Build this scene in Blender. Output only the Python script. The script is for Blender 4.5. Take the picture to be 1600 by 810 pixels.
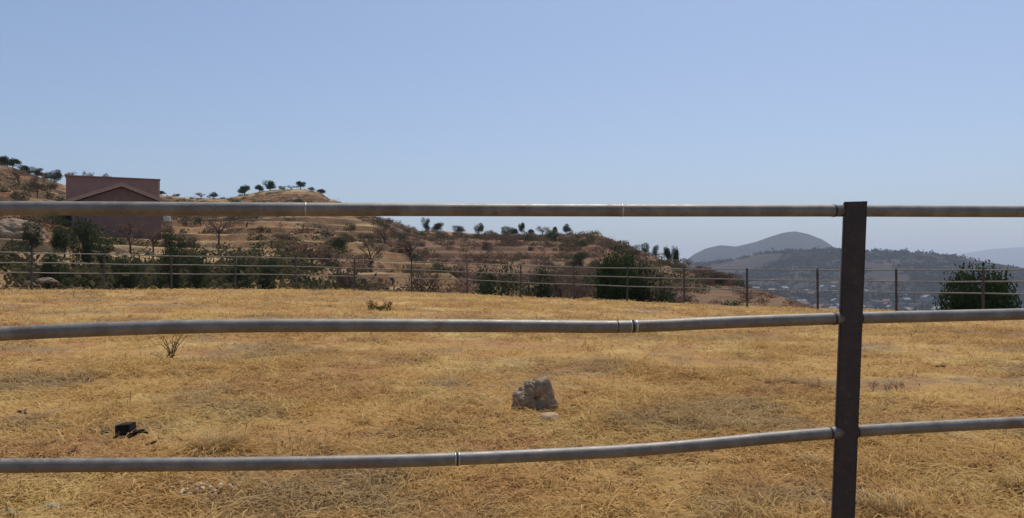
import bpy, bmesh, math, random
import numpy as np
from mathutils import Vector, Matrix, noise as mnoise

for o in list(bpy.data.objects):
    bpy.data.objects.remove(o)
SC = bpy.context.scene
COL = SC.collection
random.seed(7)
RNG = np.random.default_rng(11)

# ------------------------------------------------------------------ camera
HC = 1.45                 # eye height
F = 1250.0                # focal length in photo pixels
HY = 429.0                # row of the horizon
cam_d = bpy.data.cameras.new('camera')
cam_d.sensor_width = 36.0
cam_d.lens = 36.0 * F / 1600.0
cam_d.shift_y = (HY - 405.0) / 1600.0
cam_d.clip_start = 0.05
cam_d.clip_end = 40000.0
cam = bpy.data.objects.new('camera', cam_d)
cam.location = (0, 0, HC)
cam.rotation_euler = (math.radians(90), 0, 0)
COL.objects.link(cam)
SC.camera = cam

# ------------------------------------------------------------------ light
SUN_EL, SUN_AZ = 66.0, 24.0      # azimuth clockwise from the view direction (+Y)
world = bpy.data.worlds.new('World')
SC.world = world
world.use_nodes = True
wn = world.node_tree.nodes
wl = world.node_tree.links
wn.clear()
sky = wn.new('ShaderNodeTexSky')
sky.sky_type = 'NISHITA'
sky.sun_disc = False
sky.sun_elevation = math.radians(SUN_EL)
sky.sun_rotation = math.radians(SUN_AZ)
sky.altitude = 900
sky.air_density = 1.0
sky.dust_density = 4.0
sky.ozone_density = 4.0
bg = wn.new('ShaderNodeBackground')
bg.inputs['Strength'].default_value = 0.115
wo = wn.new('ShaderNodeOutputWorld')
wl.new(sky.outputs[0], bg.inputs['Color'])
wl.new(bg.outputs[0], wo.inputs['Surface'])

sun_d = bpy.data.lights.new('sun', 'SUN')
sun_d.energy = 3.4
sun_d.angle = math.radians(0.53)
sun_d.color = (1.0, 0.94, 0.84)
sun = bpy.data.objects.new('sun', sun_d)
el, az = math.radians(SUN_EL), math.radians(SUN_AZ)
dirv = Vector((math.sin(az) * math.cos(el), math.cos(az) * math.cos(el), math.sin(el)))
sun.rotation_euler = dirv.to_track_quat('Z', 'Y').to_euler()
sun.location = (0, 0, 60)
COL.objects.link(sun)

SC.view_settings.view_transform = 'Standard'
SC.view_settings.look = 'None'
SC.view_settings.gamma = 1.0
SC.view_settings.exposure = 0.12
try:
    SC.cycles.volume_bounces = 1
    SC.cycles.max_bounces = 6
    SC.cycles.use_denoising = True
except Exception:
    pass

# ------------------------------------------------------------------ numeric helpers
def vnoise(x, y, seed=0):
    x = np.asarray(x, float); y = np.asarray(y, float)
    xi = np.floor(x).astype(np.int64); yi = np.floor(y).astype(np.int64)
    xf = x - xi; yf = y - yi
    xf = xf * xf * (3 - 2 * xf); yf = yf * yf * (3 - 2 * yf)
    def h(a, b):
        n = (a * 374761393 + b * 668265263 + seed * 974634777) & 0xFFFFFFFF
        n = ((n ^ (n >> 13)) * 1274126177) & 0xFFFFFFFF
        n = (n ^ (n >> 16)) & 0xFFFFFFFF
        return n / 4294967295.0
    a = h(xi, yi); b = h(xi + 1, yi); c = h(xi, yi + 1); d = h(xi + 1, yi + 1)
    return (a * (1 - xf) + b * xf) * (1 - yf) + (c * (1 - xf) + d * xf) * yf

def fbm(x, y, oct=4, seed=0):
    s = 0; a = 1; t = 0
    for i in range(oct):
        s = s + a * (vnoise(np.asarray(x) * 2 ** i, np.asarray(y) * 2 ** i, seed + i * 17) - .5) * 2
        t += a; a *= .5
    return s / t

def sstep(t):
    t = np.clip(t, 0, 1)
    return t * t * (3 - 2 * t)

def table(pairs):
    xs = [p[0] for p in pairs]; ys = [p[1] for p in pairs]
    return lambda v: np.interp(v, xs, ys)

def elev(y_row, d):            # height of something seen at that row, d metres out
    return HC + (HY - y_row) / F * d

# ------------------------------------------------------------------ terrain shape
fence_dist = table([(-700, 25), (-300, 30), (0, 34.5), (250, 39.5), (460, 42.5), (700, 44), (860, 42.0), (1100, 36.8), (1230, 34.5),
                    (1400, 32), (1600, 29), (1900, 25), (2300, 21)])
fence_ground = table([(-700, .7), (0, .74), (250, .69), (460, .65), (700, .40), (860, .16), (1100, .0), (1230, -.04), (1400, -.07), (1600, -.05), (2300, 0)])

VALLEY = -60.0
def bearing(x, y):
    y = np.asarray(y, float); x = np.asarray(x, float)
    u = np.where(y > .3, x / np.maximum(y, .3), np.sign(x) * 9)
    return np.clip(800 + F * u, -700, 2300)

def field_z(x, y):
    x = np.asarray(x, float); y = np.asarray(y, float)
    b = bearing(x, y)
    fd = fence_dist(b)
    # depth along the view axis, or plain radius well out to the sides
    r = np.hypot(x, y)
    side = sstep((np.abs(x) - 1.1 * np.abs(y)) / (0.5 * r + .1)) 
    d = np.where(y > 0, y * (1 - side) + r * .75 * side, r * .75)
    t = np.clip(d / fd, 0, 1)
    z = fence_ground(b) * t ** 1.5
    z = z + .045 * fbm(x / 3.0, y / 3.0, 3, 5) * sstep(r / 6) + .012 * fbm(x / .5, y / .5, 2, 9)
    over = np.maximum(d - fd - 1.0, 0)
    drop = np.where(over < 70, .5 * over + .06 * np.minimum(over, 6) ** 2 * .3, 35 + (over - 70) * .22)
    z = np.maximum(z - drop, VALLEY + 6 * fbm(x / 260, y / 260, 4, 3) + 0.0)
    return z

def ridge(sky_pairs, dist_pairs, foot_pairs, footz_pairs, back, rough, seed, terr=0.0, power=1.0, rscale=30):
    fs, fd, ff, fz = table(sky_pairs), table(dist_pairs), table(foot_pairs), table(footz_pairs)
    def h(x, y):
        b = 800 + F * np.asarray(x) / np.maximum(np.asarray(y), 1)
        D = fd(b); Y0 = ff(b); z0 = fz(b); zc = elev(fs(b), D)
        t = (y - Y0) / (D - Y0)
        rise = z0 + (zc - z0) * np.where(t < 0, t, np.clip(t, 0, 1) ** power)
        fall = zc - (y - D) * back
        # rounded crest
        z = np.where(t <= 1, rise, fall)
        env = np.clip(t, 0, 1) * np.clip(1.0 - t, 0, 1) * 4
        z = z + rough * fbm(x / rscale, y / rscale, 5, seed) * np.minimum(env, 1)
        if terr:
            st = 1.5
            q = z / st
            fr = q - np.floor(q)
            zt = (np.floor(q) + sstep((fr - .55) / .4)) * st
            mask = sstep((t - .1) / .1) * sstep((.97 - t) / .08) * terr * sstep((fbm(x / 40, y / 40, 2, seed + 5) + .5) / .4)
            z = z * (1 - mask) + zt * mask
        return z
    h.D, h.S, h.Y0 = fd, fs, ff
    return h

hill_a = ridge(
    [(-700, 170), (-300, 205), (-100, 240), (0, 256), (20, 262), (50, 273), (100, 289), (250, 305), (300, 310), (355, 310), (385, 304), (410, 299), (440, 296),
     (475, 296), (500, 301), (515, 311), (545, 320), (590, 342), (605, 356), (620, 371), (650, 395), (700, 425), (745, 460), (790, 500), (900, 540)],
    [(-700, 160), (0, 200), (100, 215), (250, 240), (400, 290), (500, 290), (545, 260), (590, 210), (650, 150), (700, 100), (745, 68), (900, 62)],
    [(-700, 32), (0, 39), (250, 44), (460, 47), (700, 48), (800, 46)],
    [(-700, -2), (0, -1.2), (400, -1.6), (700, -3), (900, -6)], .35, 3.2, 21, terr=.8, rscale=34)
hill_b = ridge(
    [(300, 350), (500, 346), (590, 341), (620, 348), (655, 361), (700, 362), (760, 367), (850, 369), (900, 366), (932, 365), (950, 372), (990, 388), (1040, 408),
     (1062, 416), (1100, 433), (1130, 443), (1180, 452), (1230, 466), (1280, 482), (1400, 520)],
    [(300, 330), (600, 320), (930, 270), (990, 230), (1040, 190), (1100, 160), (1180, 120), (1280, 70), (1400, 60)],
    [(300, 60), (700, 52), (860, 50), (1100, 45), (1280, 42), (1400, 40)],
    [(300, -4), (800, -4), (1100, -5), (1280, -7), (1400, -12)], .35, 3.5, 41, terr=.55, rscale=38)
hill_c = ridge(
    [(600, 426), (900, 421), (1040, 416), (1100, 412), (1150, 405), (1180, 398), (1210, 393), (1250, 390), (1300, 390), (1345, 392), (1400, 393), (1450, 396), (1500, 402),
     (1540, 409), (1600, 419), (1700, 427), (2100, 430)],
    [(600, 2500), (1100, 2400), (1300, 2200), (1600, 2100), (2100, 2000)],
    [(600, 1500), (1200, 1350), (1600, 1250), (2100, 1200)],
    [(600, -66), (2100, -66)], .25, 14, 61, power=1.25, rscale=240)
hill_d = ridge(
    [(800, 428), (1000, 425), (1050, 418), (1065, 411), (1085, 397), (1103, 388), (1125, 383), (1150, 385), (1180, 378), (1205, 369), (1225, 363), (1242, 361), (1262, 365),
     (1285, 374), (1300, 384), (1320, 397), (1360, 412), (1450, 424), (1700, 428)],
    [(800, 4600), (1700, 4600)], [(800, 3400), (1700, 3400)], [(800, -66), (1700, -66)], .4, 26, 81, power=1.0, rscale=500)
hill_e = ridge(
    [(900, 428), (1150, 426), (1300, 420), (1400, 410), (1480, 401), (1520, 394), (1552, 389), (1600, 386), (1660, 380), (1800, 388), (2100, 404)],
    [(900, 12000), (2100, 12000)], [(900, 9500), (2100, 9500)], [(900, -66), (2100, -66)], .4, 40, 91, rscale=900)

def land_z(x, y):               # top surface near at hand
    z = field_z(x, y)
    b = 800 + F * np.asarray(x) / np.maximum(np.asarray(y), 1)
    z = np.maximum(z, np.where((b < 895) & (y > 30), hill_a(x, y), -1e4))
    z = np.maximum(z, np.where((b > 305) & (b < 1395) & (y > 40), hill_b(x, y), -1e4))
    return z

# ------------------------------------------------------------------ mesh helpers
def link(o, parent=None, **props):
    COL.objects.link(o)
    if parent is not None:
        o.parent = parent
    for k, v in props.items():
        o[k] = v
    return o

def np_mesh(name, V, Fc, k, mats=(), smooth=False, attrs=None, mi=None):
    """V (n,3), Fc (m,k) index array"""
    me = bpy.data.meshes.new(name)
    V = np.asarray(V, np.float32); Fc = np.asarray(Fc, np.int32)
    me.vertices.add(len(V)); me.vertices.foreach_set('co', V.ravel())
    me.loops.add(Fc.size); me.loops.foreach_set('vertex_index', Fc.ravel())
    me.polygons.add(len(Fc))
    me.polygons.foreach_set('loop_start', np.arange(0, Fc.size, k, dtype=np.int32))
    me.polygons.foreach_set('loop_total', np.full(len(Fc), k, np.int32))
    if mi is not None:
        me.polygons.foreach_set('material_index', np.asarray(mi, np.int32))
    me.update(calc_edges=True)
    for a, vals in (attrs or {}).items():
        at = me.attributes.new(a, 'FLOAT', 'POINT')
        at.data.foreach_set('value', np.asarray(vals, np.float32))
    me.polygons.foreach_set('use_smooth', np.full(len(Fc), smooth, bool))
    for m in mats:
        me.materials.append(m)
    return me

def grid_faces(nr, nc, off=0):
    i = np.arange(nr - 1)[:, None] * nc + np.arange(nc - 1)[None, :]
    i = i.ravel() + off
    return np.stack([i, i + 1, i + nc + 1, i + nc], 1)

class MB:
    """small mesh builder"""
    def __init__(s): s.v = []; s.f = []; s.m = []
    def add(s, vs, fs, mi=0):
        o = len(s.v); s.v += [tuple(v) for v in vs]
        s.f += [tuple(i + o for i in f) for f in fs]; s.m += [mi] * len(fs)
    def box(s, a, b, mi=0):
        x0, y0, z0 = a; x1, y1, z1 = b
        s.add([(x0, y0, z0), (x1, y0, z0), (x1, y1, z0), (x0, y1, z0), (x0, y0, z1), (x1, y0, z1), (x1, y1, z1), (x0, y1, z1)],
              [(0, 3, 2, 1), (4, 5, 6, 7), (0, 1, 5, 4), (1, 2, 6, 5), (2, 3, 7, 6), (3, 0, 4, 7)], mi)
    def tube(s, pts, rad, n=8, caps=True, mi=0):
        pts = [Vector(p) for p in pts]
        if not hasattr(rad, '__len__'): rad = [rad] * len(pts)
        rings = []
        up = Vector((0, 0, 1))
        for i, p in enumerate(pts):
            t = (pts[min(i + 1, len(pts) - 1)] - pts[max(i - 1, 0)]).normalized()
            ref = up if abs(t.dot(up)) < .95 else Vector((0, 1, 0))
            a = t.cross(ref).normalized(); b = t.cross(a).normalized()
            rings.append([p + (a * math.cos(2 * math.pi * k / n) + b * math.sin(2 * math.pi * k / n)) * rad[i] for k in range(n)])
        vs = [v for r in rings for v in r]; fs = []
        for i in range(len(rings) - 1):
            for k in range(n):
                k2 = (k + 1) % n
                fs.append((i * n + k, i * n + k2, (i + 1) * n + k2, (i + 1) * n + k))
        if caps:
            fs.append(tuple(range(n))[::-1]); fs.append(tuple((len(rings) - 1) * n + k for k in range(n)))
        s.add(vs, fs, mi)
    def build(s, name, mats, parent=None, smooth=False, link_it=True, **props):
        me = bpy.data.meshes.new(name)
        me.from_pydata(s.v, [], s.f)
        for m in (mats if isinstance(mats, (list, tuple)) else [mats]): me.materials.append(m)
        me.polygons.foreach_set('material_index', s.m)
        me.polygons.foreach_set('use_smooth', [smooth] * len(s.f))
        me.update()
        bm = bmesh.new(); bm.from_mesh(me); bmesh.ops.recalc_face_normals(bm, faces=bm.faces); bm.to_mesh(me); bm.free()
        o = bpy.data.objects.new(name, me)
        if link_it: link(o, parent, **props)
        return o

def empty(name, loc, label, cat, group=None, rz=0.0, scale=1.0):
    o = bpy.data.objects.new(name, None)
    o.empty_display_size = .2
    COL.objects.link(o)
    o.location = loc; o.rotation_euler = (0, 0, rz); o.scale = (scale,) * 3 if not hasattr(scale, '__len__') else scale
    o['label'] = label; o['category'] = cat
    if group: o['group'] = group
    return o

# ------------------------------------------------------------------ materials
def new_mat(name):
    m = bpy.data.materials.new(name); m.use_nodes = True
    nt = m.node_tree; nt.nodes.clear()
    out = nt.nodes.new('ShaderNodeOutputMaterial')
    return m, nt, out

def N(nt, t, **kw):
    n = nt.nodes.new(t)
    for k, v in kw.items():
        if k in n.inputs: n.inputs[k].default_value = v
        else: setattr(n, k, v)
    return n

def noise_fac(nt, vec, scale, detail=5, rough=.6, lo=.35, hi=.65, w=None):
    n = N(nt, 'ShaderNodeTexNoise', Scale=scale, Detail=detail, Roughness=rough)
    if vec is not None: nt.links.new(vec, n.inputs['Vector'])
    mr = N(nt, 'ShaderNodeMapRange'); mr.inputs['From Min'].default_value = lo; mr.inputs['From Max'].default_value = hi
    nt.links.new(n.outputs['Fac'], mr.inputs['Value'])
    return mr.outputs['Result']

def mix(nt, fac, a, b, mode='MIX'):
    m = N(nt, 'ShaderNodeMix', data_type='RGBA', blend_type=mode)
    for sock, v in ((m.inputs[0], fac), (m.inputs[6], a), (m.inputs[7], b)):
        if isinstance(v, (int, float)): sock.default_value = v
        elif isinstance(v, tuple): sock.default_value = (*v, 1)
        else: nt.links.new(v, sock)
    return m.outputs[2]

def math_n(nt, op, a, b=0.0, clamp=False):
    m = N(nt, 'ShaderNodeMath', operation=op, use_clamp=clamp)
    for s, v in ((m.inputs[0], a), (m.inputs[1], b)):
        if isinstance(v, (int, float)): s.default_value = v
        else: nt.links.new(v, s)
    return m.outputs[0]

def position(nt, scale=(1, 1, 1), off=(0, 0, 0)):
    g = N(nt, 'ShaderNodeNewGeometry')
    mp = N(nt, 'ShaderNodeMapping'); mp.inputs['Scale'].default_value = scale; mp.inputs['Location'].default_value = off
    nt.links.new(g.outputs['Position'], mp.inputs['Vector'])
    return mp.outputs[0]

def obj_coord(nt):
    return N(nt, 'ShaderNodeTexCoord').outputs['Object']

def bump(nt, height, strength, dist):
    b = N(nt, 'ShaderNodeBump'); b.inputs['Strength'].default_value = strength; b.inputs['Distance'].default_value = dist
    nt.links.new(height, b.inputs['Height'])
    return b.outputs[0]

def principled(nt, out, col, rough=.8, metal=0.0, normal=None, spec=.5):
    p = N(nt, 'ShaderNodeBsdfPrincipled')
    for s, v in (('Base Color', col), ('Roughness', rough), ('Metallic', metal), ('Specular IOR Level', spec)):
        if isinstance(v, (int, float)): p.inputs[s].default_value = v
        elif isinstance(v, tuple): p.inputs[s].default_value = (*v, 1)
        else: nt.links.new(v, p.inputs[s])
    if normal is not None: nt.links.new(normal, p.inputs['Normal'])
    nt.links.new(p.outputs[0], out.inputs['Surface'])
    return p

def field_colour(nt):
    """patchy dry grass, shared by soil and blades"""
    p = position(nt)
    c = mix(nt, noise_fac(nt, p, .32, 4, .55, .36, .64), (.46, .25, .085), (.56, .34, .105))          # tan .. gold
    c = mix(nt, math_n(nt, 'MULTIPLY', noise_fac(nt, position(nt, off=(13, 5, 0)), .55, 4, .6, .50, .60), .85), c, (.62, .44, .165))   # yellow straw
    c = mix(nt, math_n(nt, 'MULTIPLY', noise_fac(nt, position(nt, off=(3, 55, 0)), .42, 5, .65, .51, .61), .8), c, (.27, .19, .115))    # grey thin patches
    c = mix(nt, math_n(nt, 'MULTIPLY', noise_fac(nt, position(nt, off=(31, 15, 0)), .5, 4, .6, .52, .64), .75), c, (.40, .185, .08))  # ruddy earth
    return c

def soil_mat():
    m, nt, out = new_mat('dry_field_soil')
    c = field_colour(nt)
    p = position(nt)
    g = N(nt, 'ShaderNodeNewGeometry'); sx = N(nt, 'ShaderNodeSeparateXYZ'); nt.links.new(g.outputs['Position'], sx.inputs[0])
    # matted straw: stretched fine noise
    f1 = noise_fac(nt, p, 26, 6, .75, .35, .7)
    f2 = noise_fac(nt, position(nt, (1, 1, 1), (9, 2, 0)), 5, 6, .75, .36, .66)
    c = mix(nt, math_n(nt, 'MULTIPLY', f1, .55), c, mix(nt, .6, c, (.13, .08, .045)))
    c = mix(nt, math_n(nt, 'MULTIPLY', f2, .4), c, mix(nt, .55, c, (.14, .09, .05)))
    sx2 = noise_fac(nt, position(nt, off=(77, 7, 0)), .9, 6, .7, .55, .7)
    c = mix(nt, math_n(nt, 'MULTIPLY', sx2, .35), c, (.38, .265, .16))
    # valley floor: dull greens and browns beyond the plateau
    far = N(nt, 'ShaderNodeMapRange'); far.inputs['From Min'].default_value = -4; far.inputs['From Max'].default_value = -12
    nt.links.new(sx.outputs['Z'], far.inputs['Value'])
    v = mix(nt, noise_fac(nt, p, .012, 8, .7, .4, .6), (.03, .04, .026), (.062, .052, .04))
    v = mix(nt, noise_fac(nt, p, .03, 6, .7, .55, .62), v, (.03, .045, .022))
    brow = N(nt, 'ShaderNodeMapRange'); brow.inputs['From Min'].default_value = -.35; brow.inputs['From Max'].default_value = -1.2
    nt.links.new(sx.outputs['Z'], brow.inputs['Value'])
    c = mix(nt, brow.outputs[0], c, (.10, .055, .03))
    c = mix(nt, far.outputs[0], c, v)
    h = math_n(nt, 'ADD', f1, math_n(nt, 'MULTIPLY', f2, 2.0))
    principled(nt, out, c, .95, normal=bump(nt, h, .7, .02), spec=.15)
    return m

def blade_mat(name, dark, light, base=None, trans=.35):
    m, nt, out = new_mat(name)
    at = N(nt, 'ShaderNodeAttribute', attribute_name='rnd')
    if base == 'field':
        c = field_colour(nt)
        c = mix(nt, at.outputs['Fac'], mix(nt, .45, c, dark), mix(nt, .5, c, light))
    else:
        c = mix(nt, at.outputs['Fac'], dark, light)
        oi = N(nt, 'ShaderNodeObjectInfo')
        c = mix(nt, math_n(nt, 'MULTIPLY', oi.outputs['Random'], .35), c, mix(nt, .5, light, dark))
    d = N(nt, 'ShaderNodeBsdfDiffuse'); t = N(nt, 'ShaderNodeBsdfTranslucent'); ms = N(nt, 'ShaderNodeMixShader', Fac=trans)
    nt.links.new(c, d.inputs['Color']); nt.links.new(c, t.inputs['Color'])
    nt.links.new(d.outputs[0], ms.inputs[1]); nt.links.new(t.outputs[0], ms.inputs[2]); nt.links.new(ms.outputs[0], out.inputs['Surface'])
    return m

def hill_mat(name, cols, scale, strat=0.0, patch=(.30, .14, .07), pamt=.8, pth=(.55, .62)):
    m, nt, out = new_mat(name)
    p = position(nt)
    c = mix(nt, noise_fac(nt, p, scale, 7, .65, .38, .62), cols[0], cols[1])
    c = mix(nt, noise_fac(nt, position(nt, off=(40, 9, 2)), scale * 2.3, 7, .7, .48, .62), c, cols[2])
    c = mix(nt, math_n(nt, 'MULTIPLY', noise_fac(nt, position(nt, off=(71, 29, 2)), scale * .8, 6, .65, *pth), pamt), c, patch)
    f = noise_fac(nt, p, scale * 14, 6, .8, .3, .72)
    c = mix(nt, math_n(nt, 'MULTIPLY', f, .7), mix(nt, .45, c, cols[3]), c)
    if strat:
        g = N(nt, 'ShaderNodeNewGeometry'); sx = N(nt, 'ShaderNodeSeparateXYZ'); nt.links.new(g.outputs['Normal'], sx.inputs[0])
        mr = N(nt, 'ShaderNodeMapRange'); mr.inputs['From Min'].default_value = .93; mr.inputs['From Max'].default_value = .99
        nt.links.new(sx.outputs['Z'], mr.inputs['Value'])
        k = math_n(nt, 'MULTIPLY', mr.outputs[0], noise_fac(nt, position(nt, off=(5, 2, 1)), scale * 1.5, 4, .6, .36, .52))
        c = mix(nt, math_n(nt, 'MULTIPLY', k, strat), c, (.54, .37, .19))
    at = N(nt, 'ShaderNodeAttribute', attribute_name='bare')
    be = mix(nt, noise_fac(nt, position(nt, (1, 1, 2.5), (7, 3, 3)), .25, 5, .65, .4, .6), (.36, .19, .10), (.40, .28, .14))
    c = mix(nt, math_n(nt, 'MULTIPLY', at.outputs['Fac'], math_n(nt, 'ADD', math_n(nt, 'MULTIPLY', f, .5), .5)), c, be)
    principled(nt, out, c, .95, normal=bump(nt, f, 1.0, .5 / scale * .05), spec=.1)
    return m

def metal_mat(name, col, col2, rough, metal, sc=14, rust=0.0):
    m, nt, out = new_mat(name)
    o = position(nt)
    c = mix(nt, noise_fac(nt, o, sc, 6, .7, .4, .65), col, col2)
    c = mix(nt, math_n(nt, 'MULTIPLY', noise_fac(nt, o, sc * 6, 4, .7, .6, .7), .4), c, (.14, .075, .045))
    if rust: c = mix(nt, math_n(nt, 'MULTIPLY', noise_fac(nt, position(nt, (1, 1, 1), (5, 9, 2)), sc * .5, 7, .78, .53, .66), rust), c, (.12, .055, .03))
    if rust: c = mix(nt, math_n(nt, 'MULTIPLY', noise_fac(nt, position(nt, (1, 1, 1), (1, 3, 7)), sc * 3, 6, .8, .56, .66), rust * rust), c, (.34, .30, .25))
    r = math_n(nt, 'ADD', math_n(nt, 'MULTIPLY', noise_fac(nt, o, sc * 2, 5, .7, .3, .7), .2), rough)
    principled(nt, out, c, r, metal, normal=bump(nt, noise_fac(nt, o, sc * 9, 4, .6, .3, .7), .12, .002))
    return m

def plain_noise_mat(name, a, b, sc=6, rough=.9, bumpd=.01, bs=.6, extra=None):
    m, nt, out = new_mat(name)
    o = position(nt)
    f = noise_fac(nt, o, sc, 7, .7, .35, .65)
    c = mix(nt, f, a, b)
    if extra: c = mix(nt, noise_fac(nt, position(nt, off=(3, 8, 1)), sc * .7, 5, .6, .52, .62), c, extra)
    principled(nt, out, c, rough, normal=bump(nt, f, bs, bumpd), spec=.2)
    return m

M_soil = soil_mat()
M_blade = blade_mat('dry_grass_blades', (.16, .095, .045), (.88, .68, .34), base='field', trans=.4)
M_leaf_dark = blade_mat('dark_evergreen_leaves', (.014, .024, .011), (.055, .085, .026))
M_leaf_mid = blade_mat('dull_green_leaves', (.02, .034, .018), (.075, .092, .038))
M_leaf_olive = blade_mat('olive_scrub_leaves', (.05, .046, .025), (.15, .13, .062))
M_leaf_brown = blade_mat('dry_brown_scrub', (.08, .052, .036), (.22, .145, .10))
M_leaf_far = blade_mat('far_scrub_leaves', (.015, .02, .012), (.05, .055, .03))
M_weed_dry = blade_mat('dry_weed', (.10, .055, .03), (.28, .18, .09))
M_weed_green = blade_mat('green_weed', (.06, .055, .02), (.19, .155, .06))
M_straw = blade_mat('pale_straw', (.34, .22, .10), (.78, .60, .30))
M_hill_a = hill_mat('terraced_hillside_earth', [(.20, .112, .062), (.31, .185, .09), (.12, .088, .05), (.075, .05, .036)], .055, strat=1.0,
                    patch=(.36, .17, .08), pamt=.9, pth=(.53, .60))
M_hill_b = hill_mat('dry_ruddy_hillside', [(.22, .112, .075), (.28, .15, .09), (.14, .092, .06), (.08, .05, .038)], .05, strat=.3,
                    patch=(.24, .12, .06), pamt=.6)
M_hill_c = hill_mat('far_scrubby_hill', [(.055, .046, .038), (.08, .062, .05), (.04, .038, .03), (.02, .02, .016)], .008, pamt=.2)
M_hill_d = hill_mat('distant_wooded_mountain', [(.018, .026, .024), (.028, .034, .03), (.035, .033, .03), (.015, .02, .018)], .004, pamt=.05)
M_hill_e = hill_mat('farthest_range', [(.06, .06, .05), (.08, .07, .06), (.06, .056, .04), (.03, .03, .022)], .002, pamt=.1)
M_rail = metal_mat('weathered_grey_pipe', (.15, .142, .128), (.24, .225, .20), .46, .42, rust=.45)
M_post = metal_mat('dark_painted_post', (.028, .024, .025), (.045, .038, .037), .55, .1, rust=.35)
M_weld = metal_mat('bright_weld_metal', (.35, .34, .32), (.5, .48, .45), .3, .8)
M_gap = plain_noise_mat('joint_dark_rust', (.05, .04, .035), (.09, .07, .06), 30)  # dark brown colour of the bands round the pipe joints
M_far_rail = metal_mat('far_pipe_grey', (.17, .155, .14), (.25, .23, .20), .6, .1)
M_far_post = metal_mat('far_post_brown', (.06, .05, .044), (.10, .085, .072), .7, .1)
M_rock = plain_noise_mat('rough_limestone', (.27, .19, .12), (.64, .49, .34), 16, .95, .03, .9, extra=(.36, .27, .19))
M_stone = plain_noise_mat('pale_stone', (.36, .24, .14), (.50, .37, .24), 18, .9, .01)
M_pebble = plain_noise_mat('white_pebble', (.40, .32, .24), (.60, .50, .40), 30, .85, .005)
M_greystone = plain_noise_mat('mossy_grey_stone', (.19, .155, .09), (.38, .31, .19), 22, .9, .01)
M_black = plain_noise_mat('charred_wood', (.008, .006, .006), (.022, .016, .014), 20, .8, .01)
M_stick = plain_noise_mat('dead_stick_bark', (.05, .028, .016), (.12, .07, .04), 30, .9, .004)
M_bark = plain_noise_mat('tree_bark', (.05, .038, .03), (.11, .085, .065), 5, .95, .02)
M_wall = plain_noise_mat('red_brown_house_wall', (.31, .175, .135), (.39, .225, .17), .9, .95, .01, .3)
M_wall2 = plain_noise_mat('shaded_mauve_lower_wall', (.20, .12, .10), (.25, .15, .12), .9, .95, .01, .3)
M_roof = plain_noise_mat('brown_roof', (.13, .07, .055), (.16, .09, .07), 1.2, .9, .02, .4)
M_pale_edge = plain_noise_mat('pale_roof_edge', (.42, .26, .19), (.48, .30, .22), 2, .9, .01, .3)
M_tank = plain_noise_mat('white_tank_paint', (.45, .42, .39), (.55, .52, .49), 3, .7, .01, .2)
M_mound = plain_noise_mat('grey_dust_mound', (.20, .14, .095), (.30, .22, .155), .6, .95, .15, .8)
M_dung = plain_noise_mat('dark_clod', (.03, .02, .014), (.07, .045, .03), 30, .95, .01)

# ------------------------------------------------------------------ ground sheet
def build_ground():
    th = np.concatenate([np.linspace(-math.pi, -.78, 70, endpoint=False), np.linspace(-.78, .78, 620, endpoint=False), np.linspace(.78, math.pi, 71)])
    r = np.concatenate([np.linspace(.0, 3, 12, endpoint=False), np.geomspace(3, 50, 330, endpoint=False), np.geomspace(50, 1200, 90, endpoint=False), np.geomspace(1200, 20000, 60)])
    R, T = np.meshgrid(r, th, indexing='ij')
    X = R * np.sin(T); Y = R * np.cos(T)
    Z = field_z(X, Y)
    fine = sstep((R - 2) / 2) * sstep((45 - R) / 5)
    Z = Z + fine * (.018 * fbm(X / .25, Y / .25, 3, 77) + .02 * fbm(X / .9, Y / .9, 2, 78))
    V = np.stack([X, Y, Z], -1).reshape(-1, 3)
    me = np_mesh('ground', V, grid_faces(len(r), len(th)), 4, [M_soil], smooth=True)
    o = bpy.data.objects.new('ground', me)
    link(o, kind='structure')
    return o
build_ground()

def hill_at(col, row, y0=50.0):
    u = (col - 800) / F; sl = (HY - row) / F; y = y0
    while y < 500 and HC + sl * y > float(land_z(u * y, y)): y += .5
    return u * y, y
BARE = []      # (x, y, half length across, half depth, turn)
for (c, rw, wpx, hd) in [(345, 386, 42, 9), (318, 356, 30, 8), (300, 388, 24, 7), (605, 404, 40, 9), (570, 385, 30, 8), (665, 432, 50, 9), (700, 447, 40, 6), (640, 446, 50, 6),
                    (725, 438, 26, 5), (420, 352, 40, 10), (20, 300, 60, 14), (960, 376, 24, 14), (985, 392, 24, 12), (930, 370, 30, 12), (700, 366, 60, 14), (1110, 438, 24, 6),
                    (1085, 432, 16, 6), (410, 448, 60, 5), (480, 303, 40, 20), (500, 440, 34, 5), (15, 400, 50, 9), (100, 412, 20, 5)]:
    x_, y_ = hill_at(c, rw); BARE.append((x_, y_, wpx / F * y_ , hd))
def bare(x, y):
    m = np.zeros(np.broadcast(x, y).shape)
    wob = .45 * fbm(np.asarray(x) / 6, np.asarray(y) / 6, 4, 88)
    for (cx, cy, a, b) in BARE:
        q = ((x - cx) / a) ** 2 + ((y - cy) / b) ** 2
        m = np.maximum(m, 1 - sstep((np.sqrt(q) + wob - .7) / .35))
    return m
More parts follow.
